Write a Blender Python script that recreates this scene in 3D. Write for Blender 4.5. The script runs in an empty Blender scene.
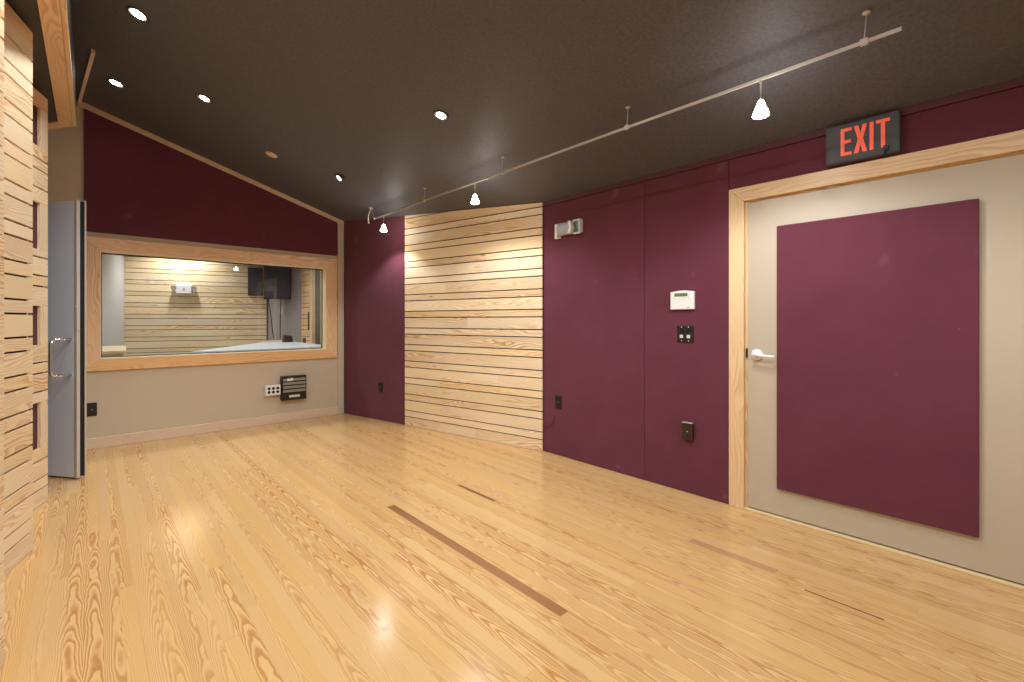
import bpy, math, random
from mathutils import Matrix, Vector
random.seed(7)
C = bpy.context.scene.collection
R = math.radians
# ------------------------------------------------------------------ materials
def new_mat(name):
    m = bpy.data.materials.new(name); m.use_nodes = True
    nt = m.node_tree; b = nt.nodes['Principled BSDF']
    return m, nt, b
def s2l(c):
    return tuple(((v/255)/12.92 if v/255 <= .04045 else ((v/255+.055)/1.055)**2.4) for v in c) + (1.0,)
def N(nt, t, **kw):
    n = nt.nodes.new(t)
    for k, v in kw.items(): setattr(n, k, v)
    return n
def math_n(nt, op, a, b=None, c=None, clamp=False):
    n = nt.nodes.new('ShaderNodeMath'); n.operation = op; n.use_clamp = clamp
    for i, v in enumerate((a, b, c)):
        if v is None: continue
        if isinstance(v, (int, float)): n.inputs[i].default_value = v
        else: nt.links.new(v, n.inputs[i])
    return n.outputs[0]
def mixc(nt, fac, a, b, mode='MIX'):
    n = nt.nodes.new('ShaderNodeMix'); n.data_type = 'RGBA'; n.blend_type = mode
    for i, v in ((0, fac), (6, a), (7, b)):
        if isinstance(v, (int, float)): n.inputs[i].default_value = v
        elif isinstance(v, tuple): n.inputs[i].default_value = v
        else: nt.links.new(v, n.inputs[i])
    return n.outputs[2]
def bump(nt, b, h, strength, dist):
    n = nt.nodes.new('ShaderNodeBump'); n.inputs['Strength'].default_value = strength; n.inputs['Distance'].default_value = dist
    nt.links.new(h, n.inputs['Height']); nt.links.new(n.outputs[0], b.inputs['Normal'])
def noise(nt, vec, scale, detail=2, rough=.5, dist=0):
    n = nt.nodes.new('ShaderNodeTexNoise'); n.inputs['Scale'].default_value = scale; n.inputs['Detail'].default_value = detail
    n.inputs['Roughness'].default_value = rough; n.inputs['Distortion'].default_value = dist
    if vec is not None: nt.links.new(vec, n.inputs['Vector'])
    return n.outputs['Fac']
def comb(nt, x, y, z):
    n = nt.nodes.new('ShaderNodeCombineXYZ')
    for i, v in enumerate((x, y, z)):
        if isinstance(v, (int, float)): n.inputs[i].default_value = v
        else: nt.links.new(v, n.inputs[i])
    return n.outputs[0]
def smooth(nt, v, a, b):
    n = nt.nodes.new('ShaderNodeMapRange'); n.interpolation_type = 'SMOOTHSTEP'
    nt.links.new(v, n.inputs[0]); n.inputs[1].default_value = a; n.inputs[2].default_value = b
    return n.outputs[0]

def plain(name, rgb, rough=.5, metal=0, spec=.5, var=0, vscale=6, bmp=0, bscale=200, bdist=.001, emit=0, coat=0):
    m, nt, b = new_mat(name)
    col = s2l(rgb); b.inputs['Roughness'].default_value = rough; b.inputs['Metallic'].default_value = metal
    b.inputs['Specular IOR Level'].default_value = spec; b.inputs['Coat Weight'].default_value = coat
    tc = nt.nodes.new('ShaderNodeTexCoord')
    f = noise(nt, tc.outputs['Object'], vscale, 4)
    v = max(var, .02)
    c = mixc(nt, f, tuple(x*(1-v) for x in col[:3])+(1,), tuple(min(1, x*(1+v)) for x in col[:3])+(1,))
    nt.links.new(c, b.inputs['Base Color'])
    if bmp: bump(nt, b, noise(nt, tc.outputs['Object'], bscale, 3), bmp, bdist)
    if emit:
        b.inputs['Emission Color'].default_value = col; b.inputs['Emission Strength'].default_value = emit
    return m
def emissive(name, rgb, strength):
    m, nt, b = new_mat(name); b.inputs['Base Color'].default_value = s2l(rgb)
    b.inputs['Emission Color'].default_value = s2l(rgb); b.inputs['Emission Strength'].default_value = strength
    return m

def wood(name, light, dark, rough=.45, ring=42., contrast=.5, tint=.12, coat=0.0, cath=1.0):
    """board wood: UV u = metres along the board, v = metres across; every board is its own island"""
    m, nt, b = new_mat(name)
    uv = N(nt, 'ShaderNodeUVMap'); uv.uv_map = 'UVMap'
    sp = N(nt, 'ShaderNodeSeparateXYZ'); nt.links.new(uv.outputs[0], sp.inputs[0])
    geo = N(nt, 'ShaderNodeNewGeometry'); rnd = geo.outputs['Random Per Island']
    u, v = sp.outputs[0], sp.outputs[1]
    r50 = math_n(nt, 'MULTIPLY', rnd, 57.)
    low = noise(nt, comb(nt, math_n(nt, 'MULTIPLY', u, 1.3), math_n(nt, 'MULTIPLY', v, 7.), r50), 1.0, 2, .5)
    ph = math_n(nt, 'ADD', math_n(nt, 'MULTIPLY', v, ring), math_n(nt, 'MULTIPLY', low, 13.*cath))
    fr = math_n(nt, 'FRACT', ph)
    late = math_n(nt, 'MULTIPLY', smooth(nt, fr, .25, .85), math_n(nt, 'SUBTRACT', 1, smooth(nt, fr, .9, 1.)))
    fine = noise(nt, comb(nt, math_n(nt, 'MULTIPLY', u, 3.), math_n(nt, 'MULTIPLY', v, 260.), r50), 1.0, 3, .6)
    big = noise(nt, comb(nt, math_n(nt, 'MULTIPLY', u, .9), math_n(nt, 'MULTIPLY', v, 4.), math_n(nt, 'ADD', r50, 9.)), 1.0, 2)
    amt = math_n(nt, 'MULTIPLY', late, math_n(nt, 'MULTIPLY', smooth(nt, big, .3, .75), contrast))
    amt = math_n(nt, 'ADD', amt, math_n(nt, 'MULTIPLY', math_n(nt, 'SUBTRACT', fine, .5), .25*contrast), clamp=True)
    c = mixc(nt, amt, s2l(light), s2l(dark))
    hs = N(nt, 'ShaderNodeHueSaturation'); nt.links.new(c, hs.inputs['Color'])
    nt.links.new(math_n(nt, 'ADD', 1-tint/2, math_n(nt, 'MULTIPLY', rnd, tint)), hs.inputs['Value'])
    r2 = math_n(nt, 'FRACT', math_n(nt, 'MULTIPLY', rnd, 7.31))
    nt.links.new(math_n(nt, 'ADD', .9, math_n(nt, 'MULTIPLY', r2, .25)), hs.inputs['Saturation'])
    # knots
    vo = N(nt, 'ShaderNodeTexVoronoi'); vo.inputs['Scale'].default_value = 1.0
    nt.links.new(comb(nt, math_n(nt, 'MULTIPLY', u, 1.6), math_n(nt, 'MULTIPLY', v, 5.), r50), vo.inputs['Vector'])
    kn = math_n(nt, 'SUBTRACT', 1, smooth(nt, vo.outputs['Distance'], .03, .075))
    c2 = mixc(nt, math_n(nt, 'MULTIPLY', kn, .55), hs.outputs[0], s2l((105, 62, 34)))
    nt.links.new(c2, b.inputs['Base Color'])
    b.inputs['Roughness'].default_value = rough; b.inputs['Coat Weight'].default_value = coat; b.inputs['Coat Roughness'].default_value = .2
    return m

def floor_mat(name, light, dark, redden=0.0):
    m, nt, b = new_mat(name)
    tc = N(nt, 'ShaderNodeTexCoord'); sp = N(nt, 'ShaderNodeSeparateXYZ'); nt.links.new(tc.outputs['Object'], sp.inputs[0])
    X, Y = sp.outputs[0], sp.outputs[1]
    W = .0565
    xs = math_n(nt, 'DIVIDE', math_n(nt, 'SUBTRACT', X, 1.445-W*40), W)
    ix = math_n(nt, 'FLOOR', xs); fx = math_n(nt, 'SUBTRACT', math_n(nt, 'FRACT', xs), .5)
    wn1 = N(nt, 'ShaderNodeTexWhiteNoise', noise_dimensions='1D'); nt.links.new(ix, wn1.inputs['W'])
    Lp = math_n(nt, 'ADD', 1.3, math_n(nt, 'MULTIPLY', wn1.outputs['Value'], 1.4))
    ys = math_n(nt, 'DIVIDE', math_n(nt, 'ADD', Y, math_n(nt, 'MULTIPLY', wn1.outputs['Value'], 37.7)), Lp)
    iy = math_n(nt, 'FLOOR', ys); fy = math_n(nt, 'FRACT', ys)
    wn = N(nt, 'ShaderNodeTexWhiteNoise', noise_dimensions='2D'); nt.links.new(comb(nt, ix, iy, 0), wn.inputs['Vector'])
    rc = N(nt, 'ShaderNodeSeparateColor'); nt.links.new(wn.outputs['Color'], rc.inputs[0])
    r1, r2, r3 = rc.outputs
    # flat-sawn growth rings: parabolas along the board
    a = math_n(nt, 'ADD', fx, math_n(nt, 'MULTIPLY', math_n(nt, 'SUBTRACT', r1, .5), 1.5))
    rid = math_n(nt, 'MULTIPLY', r3, 91.)
    nlow = noise(nt, comb(nt, math_n(nt, 'MULTIPLY', X, 10.), math_n(nt, 'MULTIPLY', Y, 2.6), rid), 1., 1, .5)
    nmid = noise(nt, comb(nt, math_n(nt, 'MULTIPLY', X, 34.), math_n(nt, 'MULTIPLY', Y, 9.), rid), 1., 2, .5)
    slope = math_n(nt, 'MULTIPLY', math_n(nt, 'ADD', .22, r2), -5.0)
    ph = math_n(nt, 'MULTIPLY', math_n(nt, 'MULTIPLY', a, a), -7.5)
    ph = math_n(nt, 'ADD', ph, math_n(nt, 'MULTIPLY', Y, slope))
    ph = math_n(nt, 'ADD', ph, math_n(nt, 'MULTIPLY', nlow, 5.0))
    ph = math_n(nt, 'ADD', ph, math_n(nt, 'MULTIPLY', nmid, 1.3))
    fr = math_n(nt, 'FRACT', ph)
    late = math_n(nt, 'MULTIPLY', smooth(nt, fr, .15, .8), math_n(nt, 'SUBTRACT', 1, smooth(nt, fr, .86, 1.)))
    fine = noise(nt, comb(nt, math_n(nt, 'MULTIPLY', X, 420.), math_n(nt, 'MULTIPLY', Y, 7.), rid), 1., 3, .65)
    # boards differ: some strongly figured, others nearly plain
    st = math_n(nt, 'ADD', .40, math_n(nt, 'MULTIPLY', smooth(nt, r3, .2, .9), .36))
    st = math_n(nt, 'MULTIPLY', st, math_n(nt, 'SUBTRACT', 1.1, math_n(nt, 'MULTIPLY', math_n(nt, 'ABSOLUTE', math_n(nt, 'SUBTRACT', r1, .5)), 1.3)))
    amt = math_n(nt, 'MULTIPLY', late, st)
    amt = math_n(nt, 'ADD', amt, math_n(nt, 'MULTIPLY', math_n(nt, 'SUBTRACT', fine, .5), .34), clamp=True)
    c = mixc(nt, amt, s2l(light), s2l(dark))
    hs = N(nt, 'ShaderNodeHueSaturation'); nt.links.new(c, hs.inputs['Color'])
    nt.links.new(math_n(nt, 'ADD', .96, math_n(nt, 'MULTIPLY', r2, .07)), hs.inputs['Value'])
    nt.links.new(math_n(nt, 'ADD', .97, math_n(nt, 'MULTIPLY', r1, .06)), hs.inputs['Saturation'])
    # seams
    ex = math_n(nt, 'SUBTRACT', .5, math_n(nt, 'ABSOLUTE', fx))
    sx = math_n(nt, 'SUBTRACT', 1, smooth(nt, ex, .006, .02))
    ey = math_n(nt, 'MULTIPLY', math_n(nt, 'MINIMUM', fy, math_n(nt, 'SUBTRACT', 1, fy)), Lp)
    sy = math_n(nt, 'SUBTRACT', 1, smooth(nt, ey, .0005, .0016))
    seam = math_n(nt, 'MAXIMUM', sx, sy)
    wear = noise(nt, comb(nt, math_n(nt, 'MULTIPLY', X, 8.), math_n(nt, 'MULTIPLY', Y, 1.2), 3.), 1., 3)
    samt = math_n(nt, 'MULTIPLY', seam, math_n(nt, 'ADD', .06, math_n(nt, 'MULTIPLY', smooth(nt, wear, .45, .75), .4)))
    c2 = mixc(nt, samt, hs.outputs[0], s2l((128, 78, 40)))
    # knots / dark pitch pockets
    vo = N(nt, 'ShaderNodeTexVoronoi'); vo.inputs['Scale'].default_value = 1.
    nt.links.new(comb(nt, math_n(nt, 'MULTIPLY', X, 6.), math_n(nt, 'MULTIPLY', Y, 1.1), 0), vo.inputs['Vector'])
    kn = math_n(nt, 'SUBTRACT', 1, smooth(nt, vo.outputs['Distance'], .015, .05))
    c3 = mixc(nt, math_n(nt, 'MULTIPLY', kn, .6), c2, s2l((120, 66, 36)))
    nt.links.new(c3, b.inputs['Base Color'])
    rn = noise(nt, tc.outputs['Object'], 22., 3)
    nt.links.new(math_n(nt, 'ADD', .11, math_n(nt, 'MULTIPLY', rn, .12)), b.inputs['Roughness'])
    b.inputs['Specular IOR Level'].default_value = .5
    h = math_n(nt, 'ADD', math_n(nt, 'MULTIPLY', seam, -.6), math_n(nt, 'MULTIPLY', noise(nt, comb(nt, math_n(nt, 'MULTIPLY', X, 60.), math_n(nt, 'MULTIPLY', Y, 14.), 0), 1., 2), .5))
    bump(nt, b, h, .05, .001)
    return m

def fabric(name, rgb):
    m, nt, b = new_mat(name)
    tc = N(nt, 'ShaderNodeTexCoord'); col = s2l(rgb)
    f = noise(nt, tc.outputs['Object'], 3., 5, .6)
    c = mixc(nt, smooth(nt, f, .3, .75), tuple(x*.93 for x in col[:3])+(1,), tuple(x*1.08 for x in col[:3])+(1,))
    sm = noise(nt, tc.outputs['Object'], 5.5, 2, .5)
    lint = math_n(nt, 'MULTIPLY', smooth(nt, sm, .70, .80), .16)
    c = mixc(nt, lint, c, s2l((165, 120, 128)))
    vo = N(nt, 'ShaderNodeTexVoronoi'); vo.inputs['Scale'].default_value = 7.
    nt.links.new(tc.outputs['Object'], vo.inputs['Vector'])
    sp = math_n(nt, 'SUBTRACT', 1, smooth(nt, vo.outputs['Distance'], .012, .03))
    c = mixc(nt, math_n(nt, 'MULTIPLY', sp, .25), c, s2l((190, 160, 160)))
    nt.links.new(c, b.inputs['Base Color']); b.inputs['Roughness'].default_value = .9
    b.inputs['Specular IOR Level'].default_value = .15
    b.inputs['Sheen Weight'].default_value = .15; b.inputs['Sheen Roughness'].default_value = .5
    bump(nt, b, noise(nt, tc.outputs['Object'], 700., 2), .15, .0006)
    return m

def ceiling_mat(name, rgb):
    m, nt, b = new_mat(name)
    tc = N(nt, 'ShaderNodeTexCoord'); col = s2l(rgb)
    f = smooth(nt, noise(nt, tc.outputs['Object'], 60., 4, .7), .3, .7)
    c = mixc(nt, f, tuple(x*.82 for x in col[:3])+(1,), tuple(x*1.18 for x in col[:3])+(1,))
    nt.links.new(c, b.inputs['Base Color']); b.inputs['Roughness'].default_value = .55
    b.inputs['Specular IOR Level'].default_value = .4
    bump(nt, b, noise(nt, tc.outputs['Object'], 70., 3, .6), .5, .004)
    return m

def glass_mat(name, boost=1.7):
    m = bpy.data.materials.new(name); m.use_nodes = True; nt = m.node_tree
    nt.nodes.remove(nt.nodes['Principled BSDF']); out = nt.nodes['Material Output']
    tr = N(nt, 'ShaderNodeBsdfTransparent'); tr.inputs[0].default_value = (.93, .95, .94, 1)
    gl = N(nt, 'ShaderNodeBsdfGlossy'); gl.inputs['Roughness'].default_value = .0; gl.inputs[0].default_value = (1, 1, 1, 1)
    fr = N(nt, 'ShaderNodeFresnel'); fr.inputs[0].default_value = 1.5
    mx = N(nt, 'ShaderNodeMixShader')
    nt.links.new(math_n(nt, 'MULTIPLY', fr.outputs[0], boost, clamp=True), mx.inputs[0])
    nt.links.new(tr.outputs[0], mx.inputs[1]); nt.links.new(gl.outputs[0], mx.inputs[2]); nt.links.new(mx.outputs[0], out.inputs[0])
    return m

M = {}
M['floor'] = floor_mat('pine_floor', (219, 181, 124), (176, 116, 62))
M['floor_red'] = wood('reddish_plank', (160, 110, 66), (100, 60, 34), .25, 95, .95, .05)
M['floor_brown'] = wood('brown_plank', (192, 146, 98), (150, 102, 60), .25, 95, .9, .05)
M['floor_dark'] = wood('dark_streak', (120, 82, 45), (70, 42, 22), .3, 60, .7, .05)
M['slat'] = wood('slat_pine', (242, 221, 184), (202, 148, 90), .5, 55, .9, .15, 0, 1.0)
M['trim'] = wood('trim_pine', (238, 198, 152), (204, 146, 98), .35, 40, .75, .06, .15, .9)
M['trim_pale'] = wood('casing_pine', (232, 198, 150), (196, 140, 84), .4, 45, .8, .06, .1, .8)
M['base'] = wood('baseboard_pine', (222, 196, 166), (200, 162, 130), .5, 30, .5, .05)
M['slot'] = plain('dark_slot_felt', (62, 36, 22), .95)  # dark brown backing behind the slat gaps
M['purple'] = fabric('burgundy_fabric', (102, 52, 66))
M['purple_paint'] = plain('burgundy_paint', (84, 42, 54), .7)
M['tan'] = plain('tan_wall_paint', (200, 184, 160), .75, bmp=.25, bscale=90, bdist=.002)
M['door'] = plain('beige_door_paint', (190, 178, 158), .5, var=.03, vscale=2)
M['ceiling'] = ceiling_mat('dark_textured_ceiling', (88, 87, 92))
M['dark_paint'] = plain('dark_soffit_paint', (70, 66, 64), .7)
M['grey_paint'] = plain('grey_blue_door_paint', (222, 230, 246), .3, var=.03, vscale=3)
M['lt_metal'] = plain('light_metal', (205, 200, 192), .4, .3)
M['chrome'] = plain('chrome', (225, 225, 225), .15, 1)
M['nickel'] = plain('brushed_nickel', (206, 200, 190), .38, .45)
M['black'] = plain('black_plastic', (26, 23, 22), .45)
M['black_brown'] = plain('dark_brown_plastic', (50, 34, 26), .4)
M['rubber'] = plain('black_rubber', (18, 17, 17), .8)
M['white'] = plain('white_plastic', (236, 236, 234), .4)
M['grey_lens'] = plain('grey_translucent_lens', (176, 182, 190), .3)
M['dark_lens'] = plain('dark_lens', (84, 96, 90), .35)
M['lcd'] = plain('green_display', (92, 122, 74), .3, emit=.12)
M['sign'] = plain('charcoal_sign', (74, 78, 84), .6)
M['red'] = plain('red_letters', (230, 92, 68), .5, emit=.4)
M['jack'] = plain('jack_metal', (222, 216, 204), .45, .1)
M['lamp_grey'] = plain('grey_lamp_head', (120, 118, 116), .5)
M['slot_far'] = plain('brown_slot_felt', (112, 80, 56), .95)
M['peach'] = plain('peach_cover', (226, 196, 166), .5)
M['bulb'] = emissive('lamp_glow', (255, 250, 242), 60)
M['shade'] = emissive('frosted_shade_glow', (255, 252, 246), 60)
M['dim'] = emissive('dim_lamp', (255, 248, 236), 6)
M['bronze'] = plain('dark_trim_ring', (56, 50, 46), .5)
M['glass'] = glass_mat('window_glass')
M['gasket'] = plain('window_gasket', (60, 48, 38), .7)
M['jamb'] = wood('pale_jamb', (240, 222, 190), (220, 190, 146), .4, 40, .4, .04)
M['ctl_wall'] = plain('control_wall', (176, 174, 170), .8)
M['ctl_grey'] = plain('control_grey_wall', (150, 142, 134), .8)
M['ctl_dark'] = plain('dark_curtain_cloth', (92, 86, 82), .9, var=.25, vscale=5)
M['cream'] = plain('cream_laminate', (232, 212, 168), .4)
M['desk'] = plain('pale_grey_laminate', (206, 210, 210), .35)
M['screen'] = plain('black_glossy_screen', (62, 63, 70), .2)
M['plate_white'] = plain('white_label', (240, 240, 238), .5)

# ------------------------------------------------------------------ mesh builder
class MB:
    def __init__(s): s.v = []; s.f = []; s.uv = []; s.mi = []; s.sm = []
    def face(s, idx, uvs=None, mi=0, smooth=False):
        s.f.append(idx); s.mi.append(mi); s.sm.append(smooth)
        s.uv.append(uvs or [(0, 0)]*len(idx))
    def box(s, x0, x1, y0, y1, z0, z1, T=None, mi=0, axis=None):
        lo = (min(x0, x1), min(y0, y1), min(z0, z1)); hi = (max(x0, x1), max(y0, y1), max(z0, z1))
        dim = [hi[i]-lo[i] for i in range(3)]
        ax = dim.index(max(dim)) if axis is None else axis
        ou, ov = random.random()*20, random.random()*20
        n = len(s.v); P = []
        for k in (0, 1):
            for j in (0, 1):
                for i in (0, 1):
                    P.append(Vector(((lo, hi)[i][0], (lo, hi)[j][1], (lo, hi)[k][2])))
        for idx, nax in (((0, 2, 3, 1), 2), ((4, 5, 7, 6), 2), ((0, 1, 5, 4), 1), ((2, 6, 7, 3), 1), ((0, 4, 6, 2), 0), ((1, 3, 7, 5), 0)):
            if nax == ax: ua, va = [q for q in range(3) if q != nax]
            else: ua = ax; va = [q for q in range(3) if q not in (nax, ax)][0]
            s.face([n+i for i in idx], [(P[i][ua]+ou, P[i][va]+ov) for i in idx], mi)
        s.v += [T @ p if T else p for p in P]
        return s
    def prism(s, poly, d0, d1, plane='xz', T=None, mi=0, ax=0):
        """polygon (a,b) extruded along the third axis from d0 to d1"""
        def pt(a, b, d): return Vector({'xz': (a, d, b), 'xy': (a, b, d), 'yz': (d, a, b)}[plane])
        n = len(s.v); k = len(poly); ou, ov = random.random()*20, random.random()*20
        ar = sum(poly[i][0]*poly[(i+1) % k][1]-poly[(i+1) % k][0]*poly[i][1] for i in range(k))
        if ar < 0: poly = poly[::-1]
        A = [pt(a, b, d0) for a, b in poly]; B = [pt(a, b, d1) for a, b in poly]
        uvp = [(p[ax]+ou, p[1-ax]+ov) for p in poly]
        s.v += [T @ p if T else p for p in A+B]
        s.face([n+i for i in range(k)], uvp, mi)
        s.face([n+k+i for i in reversed(range(k))], uvp[::-1], mi)
        for i in range(k):
            j = (i+1) % k
            s.face([n+i, n+k+i, n+k+j, n+j], [(uvp[i][0], uvp[i][1]), (uvp[i][0], uvp[i][1]+.02), (uvp[j][0], uvp[j][1]+.02), uvp[j]], mi)
        return s
    def lathe(s, prof, seg=24, T=None, mi=0, cap0=True, cap1=True, smooth=True):
        """(r, z) profile turned about local z"""
        n = len(s.v); k = len(prof)
        for r, z in prof:
            for i in range(seg):
                a = 2*math.pi*i/seg; p = Vector((r*math.cos(a), r*math.sin(a), z)); s.v.append(T @ p if T else p)
        for q in range(k-1):
            for i in range(seg):
                j = (i+1) % seg
                s.face([n+q*seg+i, n+q*seg+j, n+(q+1)*seg+j, n+(q+1)*seg+i], None, mi, smooth)
        if cap0 and prof[0][0] > 1e-6: s.face([n+i for i in reversed(range(seg))], None, mi)
        if cap1 and prof[-1][0] > 1e-6: s.face([n+(k-1)*seg+i for i in range(seg)], None, mi)
        return s
    def tube(s, pts, r, seg=8, T=None, mi=0):
        pts = [Vector(p) for p in pts]; n = len(s.v); k = len(pts); up = None
        for q, p in enumerate(pts):
            t = (pts[min(q+1, k-1)]-pts[max(q-1, 0)]).normalized()
            if up is None: up = t.orthogonal().normalized()
            up = (up-t*up.dot(t)).normalized(); b = t.cross(up)
            for i in range(seg):
                a = 2*math.pi*i/seg; w = p+(up*math.cos(a)+b*math.sin(a))*r; s.v.append(T @ w if T else w)
        for q in range(k-1):
            for i in range(seg):
                j = (i+1) % seg
                s.face([n+q*seg+i, n+q*seg+j, n+(q+1)*seg+j, n+(q+1)*seg+i], None, mi, True)
        s.face([n+i for i in reversed(range(seg))], None, mi); s.face([n+(k-1)*seg+i for i in range(seg)], None, mi)
        return s
    def build(s, name, mats, parent=None, bevel=0, kind=None, loc=None):
        me = bpy.data.meshes.new(name); me.from_pydata([tuple(p) for p in s.v], [], s.f)
        for m in (mats if isinstance(mats, (list, tuple)) else [mats]): me.materials.append(m)
        uvl = me.uv_layers.new(name='UVMap')
        for p, us, mi, sm in zip(me.polygons, s.uv, s.mi, s.sm):
            p.material_index = mi; p.use_smooth = sm
            for li, uv in zip(p.loop_indices, us): uvl.data[li].uv = uv
        import bmesh
        bm = bmesh.new(); bm.from_mesh(me); bmesh.ops.recalc_face_normals(bm, faces=bm.faces); bm.to_mesh(me); bm.free()
        o = bpy.data.objects.new(name, me); C.objects.link(o)
        if parent: o.parent = parent
        if loc: o.location = loc
        if bevel:
            b = o.modifiers.new('bevel', 'BEVEL'); b.width = bevel; b.segments = 2; b.limit_method = 'ANGLE'; b.angle_limit = R(40)
        if kind: o['kind'] = kind
        return o
def Tm(loc, rz=0, rx=0, ry=0):
    return Matrix.Translation(loc) @ Matrix.Rotation(rz, 4, 'Z') @ Matrix.Rotation(ry, 4, 'Y') @ Matrix.Rotation(rx, 4, 'X')
def tag(o, label, cat, group=None):
    o['label'] = label; o['category'] = cat
    if group: o['group'] = group
    return o
def thing(name, label, cat, loc=(0, 0, 0), rz=0, group=None, ry=0):
    o = bpy.data.objects.new(name, None); C.objects.link(o); o.location = loc; o.rotation_euler = (0, ry, rz)
    o.empty_display_size = .05
    if label: tag(o, label, cat, group)
    return o
def struct(name, mb, m, parent=None, bevel=0): return mb.build(name, m, parent, bevel, None if parent else 'structure')
def copy_tree(root, loc=None, label=None, rz=None, group=None, child_kw=None):
    r = root.copy(); C.objects.link(r)
    if loc is not None: r.location = loc
    if rz is not None: r.rotation_euler = (r.rotation_euler[0], r.rotation_euler[1], rz)
    if label: r['label'] = label
    if group: r['group'] = group
    for ch in list(root.children):
        c = ch.copy(); C.objects.link(c); c.parent = r
        for g in list(ch.children):
            d = g.copy(); C.objects.link(d); d.parent = c
    return r

# ------------------------------------------------------------------ room dimensions (metres; X right, Y to the window, Z up)
XR = 3.160            # face of the burgundy wall lining
YB = 5.985            # face of the window wall
YF = -2.4             # wall behind the camera
XL = -.62
EAVE = 2.378; SL = .300
def zc(x): return EAVE + SL*(3.155-x)
PB = Vector((3.160, 2.944, 0)); PD = Vector((2.480, YB, 0))
du = (PB-PD).normalized()             # along the splayed wall, left to right as seen
A_SPL = math.atan2(du.y, du.x)
A_R = -math.pi/2                      # local x along the right wall as seen by someone facing it
def on_splay(d): return PD + du*d     # d from the back corner
L_SPL = (PB-PD).length
D_C = 1.212                           # burgundy / slat joint on the splayed wall

# ---- floor
W = .0565
fl = MB()
rects = [(1.445, 1.4995, 1.25, 2.777, 1), (2.462, 2.5165, .74, 1.18, 3), (2.026, 2.050, 2.36, 2.777, 2), (2.412, 2.424, .313, .60, 1)]
fx0, fx1, fy0, fy1 = -1.7, 3.35, YF-.1, 6.1
xs = sorted({fx0, fx1, *[r[0] for r in rects], *[r[1] for r in rects]}); ys = sorted({fy0, fy1, *[r[2] for r in rects], *[r[3] for r in rects]})
idx = {}
for j, y in enumerate(ys):
    for i, x in enumerate(xs): idx[i, j] = len(fl.v); fl.v.append(Vector((x, y, 0)))
for j in range(len(ys)-1):
    for i in range(len(xs)-1):
        mi = 0; cx, cy = (xs[i]+xs[i+1])/2, (ys[j]+ys[j+1])/2
        for r in rects:
            if r[0] < cx < r[1] and r[2] < cy < r[3]: mi = r[4]
        q = [idx[i, j], idx[i+1, j], idx[i+1, j+1], idx[i, j+1]]
        fl.face(q, [(fl.v[k].y, fl.v[k].x) for k in q], mi)
fl.box(fx0, fx1, fy0, fy1, -.12, -.002, mi=0)
struct('floor', fl, [M['floor'], M['floor_red'], M['floor_dark'], M['floor_brown']])

# ---- ceiling (single slope, rising to the left) and soffit over the left wall
cl = MB()
cl.prism([(3.4, zc(3.4)), (-1.7, zc(-1.7)), (-1.7, zc(-1.7)+.15), (3.4, zc(3.4)+.15)], YF-.1, 6.135)
struct('ceiling', cl, M['ceiling'])
sf = MB(); sf.prism([(XL-.05, 2.846), (-.100, 2.846), (-.100, zc(-.100)+.02), (XL-.05, zc(XL-.05)+.02)], YF, 4.72)
sf.prism([(-.100, 4.72), (-.100, 5.128), (XL-.05, 5.128+(XL*-1+.05-.100)*1.55), (XL-.05, 4.72)], 2.846, zc(-.1)-.01, 'xy')

struct('ceiling_soffit', sf, M['dark_paint'])

# ---- walls
wr = MB()
wr.box(XR+.018, XR+.2, YF, -.140, 0, 2.42).box(XR+.018, XR+.2, 1.130, PB.y+.06, 0, 2.42).box(XR+.018, XR+.2, -.140, 1.130, 2.045, 2.42)
struct('wall_right', wr, M['purple_paint'])
ws = MB(); Ts = Tm(PD, A_SPL)
ws.box(-.35, L_SPL+.02, .018, .16, 0, 2.68, Ts)
struct('wall_splayed', ws, M['purple_paint'])
wb = MB()
WX0, WX1, WZ0, WZ1 = .062, 2.236, .874, 1.932    # window opening
def back_poly(x0, x1, z0): return [(x0, z0), (x1, z0), (x1, zc(x1)+.03), (x0, zc(x0)+.03)]
wb.prism([(-1.6, 0), (3.3, 0), (3.3, WZ0), (-1.6, WZ0)], YB, 6.135)
wb.prism(back_poly(-1.6, 3.3, WZ1), YB, 6.135)
wb.box(-1.6, WX0, YB, 6.135, WZ0, WZ1).box(WX1, 3.3, YB, 6.135, WZ0, WZ1)
struct('wall_back', wb, M['tan'])
wl = MB()
wl.box(XL-.12, XL, YF, 4.70, 0, 3.55).box(XL-.12, XL, 5.66, YB, 0, 3.55).box(XL-.12, XL, 4.70, 5.66, 2.23, 3.55)
struct('wall_left', wl, M['tan'])
wf = MB(); wf.prism([(-1.7, 0), (3.4, 0), (3.4, zc(3.4)+.03), (-1.7, zc(-1.7)+.03)], YF-.1, YF)
struct('wall_front', wf, M['tan'])
wv = MB(); wv.box(-1.7, -1.6, 3.6, 6.0, 0, 3.55).box(-1.6, XL-.12, 3.6, 3.7, 0, 3.55)
struct('wall_vestibule', wv, M['tan'])

# ---- burgundy fabric lining
def lining(label, y0, y1, z0, z1):
    t = MB(); w = abs(y1-y0); t.box(-w/2+.0012, w/2-.0012, 0, .02, z0, z1)
    o = t.build('fabric_wall_panel', M['purple'], None, .003); o.location = (XR, (y0+y1)/2, 0); o.rotation_euler = (0, 0, A_R)
    tag(o, label, 'wall panel', 'burgundy fabric wall lining')
lining('tall burgundy fabric wall panel beside the slatted wood, with the grey emergency light on it', PB.y-.004, 1.868, 0.004, 2.338)
lining('burgundy fabric wall panel beside the exit door casing, with the white keypad on it', 1.868, 1.2285, 0.004, 2.338)
lining('burgundy fabric strip above the exit door, behind the exit sign', 1.2265, -1.2, 2.137, 2.338)
lining('burgundy fabric wall panel on the far side of the exit door', -.236, -2.38, 0.004, 2.136)
t = MB(); t.box(-.585, .585, 0, .016, .004, zc(PD.x)+.02)
o = MB()
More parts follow.
